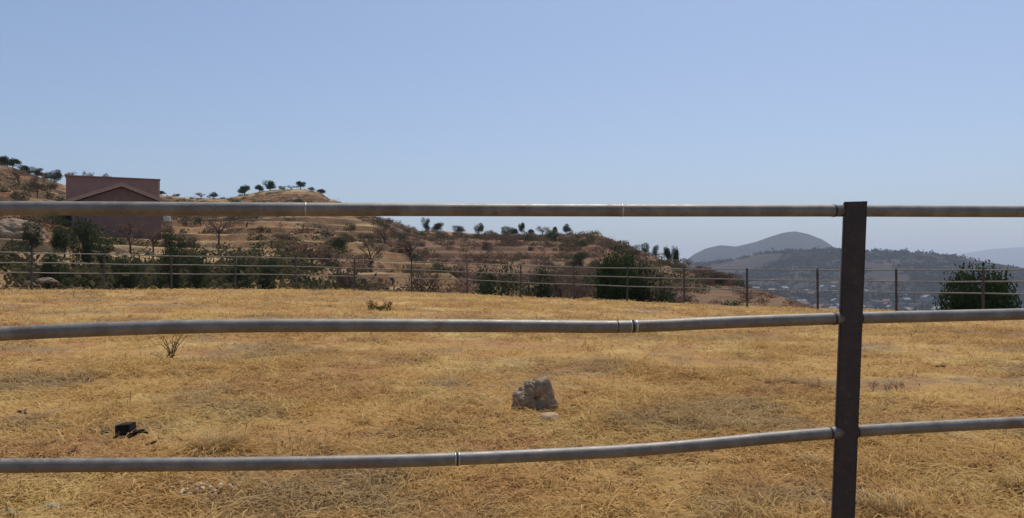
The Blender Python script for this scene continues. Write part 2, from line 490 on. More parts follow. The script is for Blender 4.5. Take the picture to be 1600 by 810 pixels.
def build_hill(name, h, b0, b1, y0, y1, nb, ny, mat, ygeo=True):
    b = np.linspace(b0, b1, nb); s = np.linspace(0, 1, ny)
    # rows run from the foot, over the crest and down behind it
    B, S = np.meshgrid(b, s, indexing='ij')
    D = h.D(B); Y0 = np.maximum(h.Y0(B) - y0, 1)
    Y1 = D * y1
    S2 = np.where(S < .85, S / .85, 1)
    Y = np.where(S < .85, Y0 + (D - Y0) * (S / .85), D + (Y1 - D) * ((S - .85) / .15))
    X = (B - 800) / F * Y
    Z = h(X, Y)
    V = np.stack([X, Y, Z], -1).reshape(-1, 3)
    me = np_mesh(name, V, grid_faces(nb, ny), 4, [mat], smooth=True, attrs={'bare': (bare(X, Y) * (D < 600)).ravel()})
    o = bpy.data.objects.new(name, me)
    link(o, kind='structure')
    return o
build_hill('hillside', hill_a, -700, 895, 4, 1.6, 560, 260, M_hill_a)
build_hill('hill', hill_b, 305, 1395, 4, 1.5, 420, 240, M_hill_b)
build_hill('valley_hill', hill_c, 600, 2100, 60, 1.35, 300, 120, M_hill_c)
build_hill('mountain', hill_d, 800, 1700, 100, 1.2, 260, 90, M_hill_d)
build_hill('far_mountains', hill_e, 900, 2100, 100, 1.2, 200, 60, M_hill_e)

# ------------------------------------------------------------------ dry grass over the field (nobody could count it)
def build_grass(n):
    th = RNG.uniform(-.70, .70, n)
    r = np.exp(RNG.uniform(math.log(3.4), math.log(47), n))
    X = r * np.sin(th); Y = r * np.cos(th)
    # pull blades together into tufts
    cell = .10 * (1 + r / 12)
    jx = vnoise(X / cell, Y / cell, 31) - .5; jy = vnoise(X / cell, Y / cell, 32) - .5
    X = X + jx * cell * .9; Y = Y + jy * cell * .9
    dens = fbm(X / 1.4, Y / 1.4, 4, 51)
    worn = sstep((fbm(X / 2.6, Y / 2.6, 4, 57) - .12) / .18)
    keep = (RNG.uniform(0, 1, n) < (.3 + .7 * sstep((dens + .35) / .5)) * (1 - .78 * worn)) & (Y < fence_dist(bearing(X, Y)) + 1.2)
    X, Y, r = X[keep], Y[keep], r[keep]
    n = len(X)
    Z = field_z(X, Y)
    tall = sstep((fbm(X / .8, Y / .8, 4, 61) - .1) / .35)
    stand = RNG.uniform(0, 1, n) < .02 + .12 * tall
    L = RNG.uniform(.035, .10, n) * (1 + .9 * tall) * (1 + np.minimum(r, 30) / 50)
    lean = np.where(stand, RNG.uniform(.4, 1.1, n), RNG.uniform(1.15, 1.52, n))
    L = np.where(stand, L * 1.0, L * 1.5)
    L = L * np.where(RNG.uniform(0, 1, n) < .03, 2.2, 1.0)
    a = RNG.normal(0, 1.5, n) + 2 * math.pi * 2.2 * vnoise(X / .6, Y / .6, 71)      # combed in swirls
    w = RNG.uniform(.0011, .0026, n) * (1 + r / 7)
    dx, dy = np.cos(a), np.sin(a)
    px, py = -dy, dx
    # root, middle, tip
    hx = np.sin(lean) ; hz = np.cos(lean)
    root = np.stack([X, Y, Z - .004], 1)
    mid = root + np.stack([dx * hx * .5, dy * hx * .5, hz * .62 + .10], 1) * L[:, None]
    tip = root + np.stack([dx * hx * 1.05, dy * hx * 1.05, hz * .9], 1) * L[:, None]
    side = np.stack([px, py, RNG.uniform(-.6, .6, n)], 1) * w[:, None]
    V = np.stack([root - side, root + side, mid + side, mid - side, tip], 1).reshape(-1, 3)
    base = np.arange(n)[:, None] * 5
    F3 = np.concatenate([base + [0, 1, 2], base + [0, 2, 3], base + [3, 2, 4]], 1).reshape(-1, 3)
    rnd = np.repeat(np.clip(RNG.beta(1.6, 2.2, n), 0, 1), 5)
    me = np_mesh('dry_grass', V, F3, 3, [M_blade], attrs={'rnd': rnd})
    o = bpy.data.objects.new('dry_grass', me)
    link(o, kind='stuff', label='short dry golden grass matted over the whole field', category='grass')
build_grass(470000)

# ------------------------------------------------------------------ near pipe fence
FX0, FY0 = (0 - 800) / F * 2.7, 2.7               # a point of the fence line at the left edge of the picture
PX, PY = (1322 - 800) / F * 3.25, 3.25            # the post
fdir = Vector((PX - FX0, PY - FY0, 0)).normalized()
fnrm = Vector((-fdir.y, fdir.x, 0))
def on_fence(col, off=0.0):
    """where the vertical plane of the fence is met by the bearing of that column"""
    u = (col - 800) / F
    # point = P + s*fdir ; x = u*y
    s = (u * PY - PX) / (fdir.x - u * fdir.y)
    p = Vector((PX, PY, 0)) + fdir * s
    return p
def rail_pts(pairs, c0, c1, step):
    f = table(pairs); out = []
    n = max(2, int(abs(c1 - c0) / step))
    for i in range(n + 1):
        c = c0 + (c1 - c0) * i / n
        p = on_fence(c)
        # smooth the table a little
        yv = sum(f(c + k * 25) for k in (-2, -1, 0, 1, 2)) / 5
        p.z = float(elev(yv, p.y))
        out.append(p)
    return out
near = empty('pipe_fence', (PX, PY, float(field_z(PX, PY))), 'grey metal pipe fence with three rails and a dark square post, right in the foreground', 'fence')
near_off = Vector(near.location)
def local(pts): return [Vector(p) - near_off for p in pts]
RAILS = [[(-500, 323), (0, 325.5), (400, 327), (700, 328), (1000, 329), (1318, 329.5), (1600, 331), (2000, 332)],
         [(-500, 548), (0, 522), (100, 517), (250, 511.5), (400, 509), (600, 508.5), (800, 509.5), (930, 511), (990, 511), (1100, 505.5), (1200, 501.5), (1320, 497.5), (1600, 491), (2000, 480)],
         [(-500, 734), (0, 728), (400, 725), (600, 721), (700, 718), (800, 713.5), (900, 709), (1000, 703.5), (1100, 695), (1200, 685), (1320, 675), (1450, 667), (1600, 660), (2000, 642)]]
for ri, pr in enumerate(RAILS):
    for (c0, c1) in ((-330, 1316), (1326, 1960)):
        mb = MB(); mb.tube(local(rail_pts(pr, c0, c1, 12)), .0243, 28)
        mb.build('rail', M_rail, near, smooth=True)
# weld beads where lengths of pipe meet
def joint(ri, col, width, mat, rad, name):
    f = table(RAILS[ri]); p0 = rail_pts(RAILS[ri], col - width, col + width, width)
    mb = MB(); mb.tube(local(p0), rad, 28); return mb.build(name, mat, near, smooth=True)
joint(1, 988, 2.0, M_gap, .0249, 'pipe_joint'); joint(1, 993.5, 1.6, M_weld, .0252, 'weld_bead'); joint(1, 985, .9, M_weld, .0251, 'weld_bead')
joint(2, 711, 1.4, M_weld, .0252, 'weld_bead'); joint(2, 717, 1.2, M_weld, .0252, 'weld_bead'); joint(2, 714, 1.4, M_gap, .0246, 'pipe_joint')
joint(0, 971, 1.2, M_weld, .0250, 'weld_bead'); joint(0, 478, 1.0, M_weld, .0249, 'weld_bead')
joint(1, 964, .8, M_gap, .0248, 'pipe_joint')

def near_post(c_top, c_bot, base_z, top_z, depth_pt):
    """square hollow section, slightly bevelled, leaning a little"""
    w = .0425
    h = top_z - base_z
    bm = bmesh.new()
    bmesh.ops.create_cube(bm, size=1)
    bmesh.ops.scale(bm, vec=(w * 2, w * 2, h), verts=bm.verts)
    bmesh.ops.bevel(bm, geom=[e for e in bm.edges if abs(e.verts[0].co.z - e.verts[1].co.z) > .5 * h], offset=.007, segments=3, affect='EDGES')
    me = bpy.data.meshes.new('post'); 
    bmesh.ops.translate(bm, vec=(0, 0, h / 2), verts=bm.verts)
    for v in bm.verts:
        v.co.x += (v.co.z - h) * .036 + .0
    bm.to_mesh(me); bm.free(); me.materials.append(M_post)
    o = bpy.data.objects.new('post', me); link(o, near)
    o.rotation_euler = (0, 0, -.33)
    return o
top_z = float(elev(318, PY))
gz = float(field_z(PX, PY)) - .3
po = near_post(0, 0, gz, top_z, None)
po.location = Vector((PX + (1336 - 1322) / F * PY, PY, gz)) - near_off
cap = MB(); cap.box((-.0425, -.0425, 0), (.0425, .0425, .004))
co = cap.build('post_cap', M_post, near); co.rotation_euler = po.rotation_euler; co.location = Vector((PX + (1336 - 1322) / F * PY, PY, top_z)) - near_off
for s_, c_ in ((-1, -285), (1, 1895)):            # the next posts, just out of the frame
    p = on_fence(c_)
    o = po.copy(); COL.objects.link(o); o.parent = near; z0 = float(field_z(p.x, p.y)) - .3
    o.location = Vector((p.x, p.y, z0)) - near_off
# weld collars where rails meet the post
for ri in range(3):
    for c_ in (1303 if ri < 2 else 1297, 1343 if ri < 2 else 1338):
        pts = rail_pts(RAILS[ri], c_ - 1.5, c_ + 1.5, 1.5)
        mb = MB(); mb.tube(local(pts), .0258, 24); mb.build('weld_collar', M_post, near, smooth=True)

# ------------------------------------------------------------------ far pipe fence round the paddock
far = empty('paddock_fence', (0, 44, 0), 'long thin three-rail pipe fence along the far edge of the dry field', 'fence')
foff = Vector((0, 44, 0))
cs = np.linspace(-650, 2250, 700)
fy = fence_dist(cs); ky = np.ones(41) / 41
fy = np.convolve(np.pad(fy, 20, 'edge'), ky, 'valid')
fx = (cs - 800) / F * fy
arc = np.concatenate([[0], np.cumsum(np.hypot(np.diff(fx), np.diff(fy)))])
fg = fence_ground(cs); fg = np.convolve(np.pad(fg, 20, 'edge'), ky, 'valid')
s0 = np.interp(1069, cs, arc)
def atarc(s): return np.interp(s, arc, fx), np.interp(s, arc, fy), np.interp(s, arc, fg)
for top in (1.68, 1.235, .79):
    ss = np.arange(0, arc[-1], 1.55)
    pts = []
    for i, s in enumerate(ss):
        x, y, g = atarc(s)
        pts.append(Vector((x, y, g + top + .012 * math.sin(i * 1.7 + top * 9))) - foff)
    mb = MB(); mb.tube(pts, .024, 8); mb.build('rail', M_far_rail, far, smooth=True)
pm = MB(); pm.box((-.035, -.035, -.45), (.035, .035, 1.74))
proto = None
k0 = int(-s0 // 3.05) + 1
for k in range(k0, int((arc[-1] - s0) // 3.05)):
    s = s0 + k * 3.05
    if s < 0 or s > arc[-1]: continue
    x, y, g = atarc(s)
    if proto is None:
        o = proto = pm.build('post', M_far_post, far)
    else:
        o = proto.copy(); COL.objects.link(o); o.parent = far
    o.location = Vector((x, y, g)) - foff
    o.rotation_euler = (random.uniform(-.012, .012), random.uniform(-.012, .012), random.uniform(0, .3))

# ------------------------------------------------------------------ trees and bushes
def leaf_cloud(name, lobes, n, size, mat, seed, hollow=.35, flat=1.0):
    """leaf-sized faces through the volume of several lobes: (cx,cy,cz, rx,ry,rz, weight)"""
    rg = np.random.default_rng(seed)
    lb = np.array(lobes, float)
    w = lb[:, 6] / lb[:, 6].sum()
    idx = rg.choice(len(lb), n, p=w)
    d = rg.normal(size=(n, 3)); d /= np.linalg.norm(d, axis=1)[:, None]
    rr = hollow + (1 - hollow) * rg.uniform(0, 1, n) ** .6
    P = lb[idx, :3] + d * lb[idx, 3:6] * rr[:, None]
    # clumping
    c = .25 * lb[idx, 3:6].mean(1)
    cl = np.clip(rg.normal(size=(n // 14 + 1, 3)), -1.3, 1.3)[np.arange(n) // 14 % (n // 14 + 1)]
    P = P + cl * c[:, None] * .45
    P[:, 2] = np.maximum(P[:, 2], .02)
    u = rg.normal(size=(n, 3)); u /= np.linalg.norm(u, axis=1)[:, None]
    v = np.cross(u, rg.normal(size=(n, 3))); v /= np.linalg.norm(v, axis=1)[:, None]
    s = size * rg.uniform(.5, 1.25, n)[:, None]
    V = np.stack([P - u * s, P + v * s * .55, P + u * s, P - v * s * .55], 1).reshape(-1, 3)
    Fq = np.arange(n * 4).reshape(-1, 4)
    rnd = np.clip(rg.beta(2, 2, n) * .7 + .3 * (rg.uniform(0, 1, n // 14 + 1)[np.arange(n) // 14]), 0, 1)
    return np_mesh(name, V, Fq, 4, [mat], attrs={'rnd': np.repeat(rnd, 4)})

def trunk_mesh(h, r, seed, forks=5, spread=.5, twigs=0):
    rd = random.Random(seed); mb = MB()
    top = Vector((rd.uniform(-.1, .1) * h, rd.uniform(-.1, .1) * h, h * .62))
    mb.tube([(0, 0, -.3), (top.x * .3, top.y * .3, h * .22), tuple(top)], [r * 1.25, r, r * .6], 7)
    for k in range(forks):
        a = rd.uniform(0, 6.28); b = Vector((top.x * .5, top.y * .5, h * rd.uniform(.25, .5)))
        e = b + Vector((math.cos(a) * spread * h * .6, math.sin(a) * spread * h * .6, h * rd.uniform(.25, .45)))
        m = (b + e) / 2 + Vector((0, 0, .04 * h))
        mb.tube([tuple(b), tuple(m), tuple(e)], [r * .55, r * .38, r * .15], 5)
        for j in range(twigs):
            a2 = a + rd.uniform(-1.2, 1.2); q = m.lerp(e, rd.uniform(0, 1))
            e2 = q + Vector((math.cos(a2), math.sin(a2), rd.uniform(.2, 1.3))) * h * rd.uniform(.12, .28)
            mb.tube([tuple(q), tuple(e2)], [r * .18, r * .06], 4, caps=False)
    o = mb.build('trunk', M_bark, link_it=False)
    return o.data

def lobes_round(seed, n, rx, rz, zc):
    rd = random.Random(seed); out = [(0, 0, zc, rx * .8, rx * .8, rz * .85, 2.2)]
    for k in range(n):
        a = rd.uniform(0, 6.28); q = rx * rd.uniform(.35, .75); z = zc + rz * rd.uniform(-.75, .7); s = rd.uniform(.28, .5)
        out.append((q * math.cos(a), q * math.sin(a), z, rx * s, rx * s, rz * s * 1.1, s * 2))
    return out

# prototypes, unit height 1 m (scaled on placing)
PROTO = {}
def proto_tree(key, name, tm, cm): PROTO[key] = (name, tm, cm)
for i in range(2):
    proto_tree(f'big{i}', 'evergreen_tree', trunk_mesh(1, .035, 3 + i), leaf_cloud('crown', lobes_round(10 + i, 14, .62, .44, .46) + [(.05, 0, .74, .36, .36, .22, 1.6), (-.28, .1, .6, .3, .3, .24, 1), (.3, -.1, .58, .28, .28, .24, 1)], 19000, .019, M_leaf_dark, 20 + i, hollow=.25))
for i in range(3):
    proto_tree(f'green{i}', 'green_tree', trunk_mesh(1, .03, 13 + i, 6), leaf_cloud('crown', lobes_round(30 + i, 9, .5, .42, .58), 4200, .026, M_leaf_mid, 40 + i))
for i in range(4):          # small umbrella-like skyline trees with visible trunk
    rd = random.Random(60 + i)
    lb = [(rd.uniform(-.25, .25), rd.uniform(-.25, .25), rd.uniform(.36, .82), rd.uniform(.2, .34), rd.uniform(.2, .34), rd.uniform(.2, .3), 1) for _ in range(8 + i)]
    proto_tree(f'umb{i}', 'skyline_tree', trunk_mesh(1, .035, 63 + i, 6, .45), leaf_cloud('crown', lb, 2200, .045, M_leaf_dark, 70 + i, hollow=.1))
for i in range(3):          # dry, half-bare trees
    rd = random.Random(90 + i)
    lb = [(rd.uniform(-.35, .35), rd.uniform(-.35, .35), rd.uniform(.35, .9), rd.uniform(.15, .26), rd.uniform(.15, .26), rd.uniform(.1, .2), 1) for _ in range(9)]
    proto_tree(f'dry{i}', 'dry_tree', trunk_mesh(1, .03, 93 + i, 9, .6, 5), leaf_cloud('crown', lb, 1300, .024, M_leaf_brown, 95 + i, hollow=.1))
BUSH = []
for i, m in enumerate([M_leaf_olive, M_leaf_brown, M_leaf_mid, M_leaf_brown, M_leaf_olive]):
    BUSH.append(leaf_cloud('bush', lobes_round(120 + i, 6, .6, .42, .42), 700, .05, m, 130 + i))

def tree(key, x, y, h, label, group, wx=1.0, z=None, cat='tree'):
    name, tm, cm = PROTO[key]
    zz = float(land_z(x, y)) if z is None else z
    r = empty(name, (x, y, zz - .02 * h), label, cat, group, rz=random.uniform(0, 6.28), scale=(h * wx, h * wx, h))
    for nm, me in (('trunk', tm), ('crown', cm)):
        o = bpy.data.objects.new(nm, me); COL.objects.link(o); o.parent = r
    return r
def tree_at(key, col, top, d, base, label, group, wpx=None, cat='tree'):
    """a tree whose top shows at row `top`, standing d metres out at that bearing"""
    x = (col - 800) / F * d
    zb = float(land_z(x, d))
    h = float(elev(top, d)) - zb
    h = max(h, .8)
    if key[:3] == 'big': h *= 1.03
    wx = 1.0
    if wpx:
        want = wpx / F * d; have = {'big': 1.95, 'gre': 1.25, 'umb': .95, 'dry': 1.0}[key[:3]] * h
        wx = min(max(want / have, .5), 2.6)
    return tree(key, x, d, h, label, group, wx, cat=cat)

GS1 = 'small trees along the crest of the left hill'
for (key, c, top, w, lab) in [
    ('umb0', 4, 243, 20, 'dark bushy tree at the very left edge of the skyline'),
    ('umb1', 20, 246, 22, 'dark flat-topped tree, second from the left on the skyline'),
    ('umb2', 38, 258, 18, 'small dark tree sloping down the left crest'),
    ('green0', 56, 262, 30, 'bushy dark tree on the crest left of the red house'),
    ('green1', 86, 264, 30, 'dense dark green tree just left of the red house'),
    ('green2', 76, 272, 26, 'low rounded green tree close left of the red house roof'),
    ('dry0', 110, 268, 18, 'thin dry tree poking up behind the left roof end of the house'),
    ('dry1', 138, 267, 18, 'wispy dry tree showing over the middle of the house roof'),
    ('green0', 166, 273, 22, 'dark rounded tree top just above the house roof'),
    ('green1', 12, 252, 26, 'dark tree crown low on the skyline between the two leftmost trees'),
    ('green2', 46, 266, 24, 'dark low crown on the left crest below the small sloping tree'),
    ('dry2', 66, 268, 22, 'brown half-bare crown between the green trees left of the house'),
    ('dry1', 455, 290, 18, 'brown scrubby tree left of the lone tree on the mound'),
    ('green0', 440, 291, 16, 'low dark crown right of the three clear-trunked trees'),
    ('umb3', 252, 299, 14, 'tiny tree at the right hand corner of the house'),
    ('green2', 275, 303, 26, 'low dark bushy tree right of the house on the skyline'),
    ('dry2', 314, 301, 20, 'grey wispy tree left of a pair just above the top rail'),
    ('green1', 333, 300, 22, 'greener tree of a pair just above the top rail'),
    ('umb0', 382, 288, 20, 'skyline tree with clear trunk, left of the three on the mound'),
    ('umb1', 405, 288, 17, 'skyline tree with clear trunk, middle of the three on the mound'),
    ('umb2', 422, 282, 20, 'tallest skyline tree, right of the three on the mound'),
    ('umb3', 470, 284, 15, 'lone small tree standing on top of the mound'),
    ('green1', 486, 292, 16, 'dark bushy tree right of the mound top'),
    ('umb1', 503, 295, 16, 'last dark tree on the right shoulder of the mound'),
]:
    d = float(hill_a.D(c)) * .985
    tree_at(key, c, top, d, None, lab, GS1, w)
GS2 = 'small trees along the crest of the middle hill'
for (key, c, top, w, lab) in [
    ('green0', 665, 341, 18, 'tall dark rounded tree, leftmost on the middle ridge'),
    ('umb0', 683, 347, 18, 'open pair-like tree, second from left on the middle ridge'),
    ('green2', 716, 353, 28, 'wide low dark tree on the middle ridge'),
    ('green1', 748, 348, 20, 'pointed dark tree in the middle of the middle ridge'),
    ('green0', 790, 354, 18, 'bushy tree left of the thin-stemmed tree on the ridge'),
    ('umb2', 803, 356, 14, 'small open tree tucked beside the thin-stemmed tree'),
    ('umb3', 815, 349, 9, 'thin-stemmed tiny-headed tree on the middle ridge'),
    ('umb1', 829, 357, 10, 'smallest tree right of the thin-stemmed tree on the ridge'),
    ('dry1', 848, 353, 20, 'brownish dry tree on the right half of the middle ridge'),
    ('umb3', 867, 355, 8, 'little lone tree between the dry tree and the pointed tree'),
    ('green1', 886, 349, 19, 'pointed dark green tree, rightmost on the flat of the ridge'),
]:
    d = float(hill_b.D(c)) * .985
    tree_at(key, c, top, d, None, lab, GS2, w * 1.15)
GS3 = 'trees on the falling right shoulder of the middle hill'
for (key, c, top, w, lab) in [
    ('green0', 1008, 380, 18, 'dark rounded tree leading the clump on the right shoulder'),
    ('green2', 1024, 383, 16, 'dark tree second in the clump on the right shoulder'),
    ('umb0', 1043, 384, 14, 'open-crowned tree with sky through it, on the right shoulder'),
    ('umb2', 1056, 386, 13, 'outermost tree of the clump, hanging over the valley'),
    ('dry0', 1034, 395, 24, 'low dry scrubby tree beneath the clump on the shoulder'),
]:
    d = float(hill_b.D(c)) * .97
    tree_at(key, c, top, d, None, lab, GS3, w)
# trees standing on the slopes
GS4 = 'trees scattered over the left hillside'
for (key, c, top, d, w, lab) in [
    ('dry2', 28, 262, 150, 22, 'bare brown tree on the pale slope at far left'),
    ('dry1', 58, 268, 140, 26, 'spreading brown tree on the slope left of the house'),
    ('green0', 50, 345, 70, 40, 'dark shaggy tree behind the grey mound'),
    ('green1', 100, 352, 66, 56, 'broad green tree below the left half of the house'),
    ('green2', 130, 342, 60, 60, 'tall green tree in front of the house wall'),
    ('green0', 158, 372, 58, 50, 'rounded green tree below the middle of the house'),
    ('dry0', 205, 344, 80, 50, 'bare spreading tree against the mauve house wall'),
    ('dry2', 240, 355, 84, 40, 'bare tree near the right end of the house wall'),
    ('green2', 275, 362, 66, 54, 'dark leafy tree right of the house'),
    ('dry1', 342, 338, 110, 46, 'brown tree standing over the orange bank'),
    ('dry0', 385, 342, 130, 60, 'wide olive brown tree above the orange bank'),
    ('dry1', 470, 342, 150, 38, 'bare tree on the upper terraces'),
    ('green1', 522, 370, 105, 46, 'dark rounded tree on the terraces in mid slope'),
    ('dry2', 424, 372, 100, 44, 'olive dry tree left of the terraces'),
    ('dry0', 580, 372, 85, 44, 'dry tree near the right end of the terraces'),
    ('dry1', 600, 352, 140, 40, 'brown tree on the right shoulder of the terraced hill'),
    ('dry2', 640, 372, 120, 60, 'wide brown tree where the two hills meet'),
]:
    tree_at(key, c, top, d, None, lab, GS4, w)
GS5 = 'trees and shrubs on the middle hill face'
for (key, c, top, d, w, lab) in [
    ('green0', 862, 362, 200, 30, 'dark rounded tree high on the middle hill face'),
    ('dry0', 705, 385, 180, 40, 'brown tree low in the fold of the middle hill'),
    ('dry1', 790, 372, 220, 30, 'small brown tree under the middle ridge'),
    ('green2', 905, 392, 130, 34, 'olive green tree above the big dark evergreen'),
    ('green1', 985, 392, 75, 50, 'green tree rising behind the big dark evergreen'),
]:
    tree_at(key, c, top, d, None, lab, GS5, w)
GS6 = 'trees along the back of the far paddock fence'
for (key, c, top, d, w, lab) in [
    ('green1', 86, 392, 48, 60, 'low green tree at the fence, above the larger pale rock'),
    ('green0', 200, 400, 50, 64, 'dark green tree at the fence below the house'),
    ('green2', 262, 385, 49, 60, 'taller dark green tree at the fence right of the house'),
    ('green0', 310, 398, 52, 54, 'green tree at the fence below the orange bank'),
    ('green1', 370, 400, 53, 60, 'leafy tree at the fence right of the orange bank'),
    ('green2', 420, 404, 54, 50, 'olive tree at the fence in front of the terraces'),
    ('green0', 777, 418, 52, 74, 'dense dark green tree behind the middle of the far fence'),
    ('green1', 836, 416, 54, 34, 'narrow green tree beside the dense middle tree'),
    ('dry1', 662, 408, 54, 46, 'brown leafless tree behind the far fence left of centre'),
    ('dry2', 545, 410, 56, 50, 'dry brown tree behind the far fence below the terraces'),
    ('dry0', 890, 420, 52, 46, 'dry grey tree left of the big dark evergreen'),
]:
    tree_at(key, c, top, d, None, lab, GS6, w)
tree_at('big0', 968, 384, 47, None, 'largest dark evergreen tree, behind the far fence right of centre', None, 104)
tree_at('green1', 1020, 404, 45.5, None, 'lower green tree joined to the right side of the largest evergreen', None, 76)
tree_at('big1', 1524, 404, 40, None, 'lone dark evergreen tree behind the far fence at the right', None, 84)

# individual bushes on the two hillsides
def scatter_bushes(h, b0, b1, n, seed, label, group, smin, smax, dmin=.05, dmax=.93):
    rg = np.random.default_rng(seed)
    k = 0
    while k < n:
        b = rg.uniform(b0, b1); D = float(h.D(b)); Y0 = float(h.Y0(b))
        t = rg.uniform(dmin, dmax); y = Y0 + (D - Y0) * t
        x = (b - 800) / F * y
        if fbm(x / 22, y / 22, 3, 7) < -.12: continue
        z = float(h(x, y))
        if z < float(land_z(x, y)) - .3 or (bare(np.array([x]), np.array([y]))[0] > .3 and rg.uniform() < .8): continue
        s = rg.uniform(smin, smax) * (.6 + .6 * t)
        o = bpy.data.objects.new('bush', BUSH[int(rg.integers(len(BUSH)))])
        link(o, label=label, category='bush', group=group)
        o.location = (x, y, z - .12 * s); o.rotation_euler = (0, 0, rg.uniform(0, 6.28)); o.scale = (s * 1.15, s * 1.15, s)
        k += 1
scatter_bushes(hill_a, -60, 700, 190, 5, 'dry scrub bush dotted over the terraced left hillside', 'scrub bushes on the left hillside', .9, 2.6)
scatter_bushes(hill_b, 600, 1180, 180, 6, 'dry scrub bush dotted over the ruddy middle hillside', 'scrub bushes on the middle hillside', 1.2, 3.4)

# low scrub and dry growth too dense to count
def scrub_stuff(name, h, b0, b1, n, q, size, mat, seed, label, cl, dmin=0.0, dmax=.99, land=True, mask=None, zs=.7):
    rg = np.random.default_rng(seed)
    b = rg.uniform(b0, b1, n * 3); D = h.D(b); Y0 = h.Y0(b)
    y = Y0 + (D - Y0) * rg.uniform(dmin, dmax, n * 3); x = (b - 800) / F * y
    ok = fbm(x / (cl * 9), y / (cl * 9), 4, seed) > -.1
    z = h(x, y)
    if land: ok &= (z > land_z(x, y) - .2) & (bare(x, y) < .4)
    x, y, z = x[ok][:n], y[ok][:n], z[ok][:n]; n = len(x)
    c = cl * rg.uniform(.4, 1.3, n)
    off = rg.normal(size=(n, q, 3)) * .38; off[..., 2] = np.abs(off[..., 2]) * zs
    P = np.stack([x, y, z], 1)[:, None, :] + off * c[:, None, None]
    P = P.reshape(-1, 3); m = len(P)
    u = rg.normal(size=(m, 3)); u /= np.linalg.norm(u, axis=1)[:, None]
    v = np.cross(u, rg.normal(size=(m, 3))); v /= np.linalg.norm(v, axis=1)[:, None]
    s = size * np.repeat(c, q)[:, None] * rg.uniform(.6, 1.3, m)[:, None]
    V = np.stack([P - u * s, P + v * s * .6, P + u * s, P - v * s * .6], 1).reshape(-1, 3)
    rnd = np.repeat(np.clip(np.repeat(rg.uniform(0, 1, n), q) * .7 + rg.uniform(0, .3, m), 0, 1), 4)
    me = np_mesh(name, V, np.arange(m * 4).reshape(-1, 4), 4, [mat], attrs={'rnd': rnd})
    link(bpy.data.objects.new(name, me), kind='stuff', label=label, category='scrub')
scrub_stuff('hillside_scrub', hill_a, -500, 760, 1000, 60, .11, M_leaf_mid, 301, 'low dark green scrub covering the left hillside', 1.3)
scrub_stuff('hillside_scrub', hill_a, -500, 760, 700, 60, .11, M_leaf_brown, 302, 'low brown dead scrub covering the left hillside', 1.5)
scrub_stuff('hillside_scrub', hill_b, 560, 1080, 1250, 60, .11, M_leaf_brown, 303, 'low brown scrub covering the middle hillside', 1.7)
scrub_stuff('hillside_scrub', hill_b, 560, 1100, 800, 60, .11, M_leaf_olive, 304, 'low olive scrub covering the middle hillside', 1.5)
scrub_stuff('gully_scrub', hill_a, -100, 740, 500, 90, .10, M_leaf_olive, 305, 'thick scrub filling the gully behind the far fence', 2.0, 0.0, .12)
scrub_stuff('gully_scrub', hill_a, 400, 740, 260, 90, .10, M_leaf_brown, 306, 'thick brown scrub behind the far fence below the terraces', 2.0, 0.0, .16)
scrub_stuff('hillside_scrub', hill_b, 1080, 1240, 160, 60, .10, M_leaf_brown, 310, 'thin brown scrub on the slope running down to the valley', 1.0)
scrub_stuff('gully_scrub', hill_b, 690, 900, 300, 90, .10, M_leaf_brown, 307, 'brown scrub behind the far fence below the middle hill', 2.0, 0.0, .1)
scrub_stuff('valley_scrub', hill_c, 900, 1900, 6500, 14, .3, M_leaf_far, 308, 'far scrub and trees dotted over the hill beyond the town', 11, .05, 1.0, land=False)

# ------------------------------------------------------------------ town in the valley
def house_mesh(w, l, h, roof, seed):
    mb = MB()
    mb.box((-w / 2, -l / 2, -6), (w / 2, l / 2, h), 0)
    if roof == 'flat':
        mb.box((-w / 2 - .15, -l / 2 - .15, h), (w / 2 + .15, l / 2 + .15, h + .5), 0)
    else:
        e = .5; r = h + w * .28
        mb.add([(-w / 2 - e, -l / 2 - e, h), (w / 2 + e, -l / 2 - e, h), (w / 2 + e, l / 2 + e, h), (-w / 2 - e, l / 2 + e, h), (0, -l / 2 - e, r), (0, l / 2 + e, r)],
               [(0, 4, 5, 3), (1, 2, 5, 4), (0, 1, 4), (3, 5, 2), (0, 3, 2, 1)], 1)
    for k in range(int(l // 4)):
        for sx in (-1, 1):
            x = sx * (w / 2 + .02)
            y0 = -l / 2 + 1.4 + k * 4
            mb.add([(x, y0, 1.2), (x, y0 + 1.4, 1.2), (x, y0 + 1.4, 2.6), (x, y0, 2.6)], [(0, 1, 2, 3)], 2)
    return mb
HW = [plain_noise_mat('town_wall_white', (.28, .27, .26), (.36, .35, .33), .3), plain_noise_mat('town_wall_cream', (.20, .17, .14), (.25, .21, .17), .3),
      plain_noise_mat('town_wall_grey', (.20, .19, .185), (.26, .25, .24), .3)]
HR = [plain_noise_mat('town_roof_metal', (.15, .155, .165), (.22, .225, .235), .5), plain_noise_mat('town_roof_red', (.12, .07, .055), (.16, .09, .07), .5)]
M_win = plain_noise_mat('town_window_glass', (.03, .035, .04), (.05, .055, .06), 1, .2)
protos = []
rd = random.Random(44)
for i in range(8):
    mb = house_mesh(rd.uniform(8, 13), rd.uniform(10, 20), rd.uniform(3.5, 8), rd.choice(['flat', 'gable', 'gable']), i)
    protos.append(mb.build('house', [HW[i % 3], HR[i % 2], M_win], link_it=False).data)
rg = np.random.default_rng(9)
k = 0
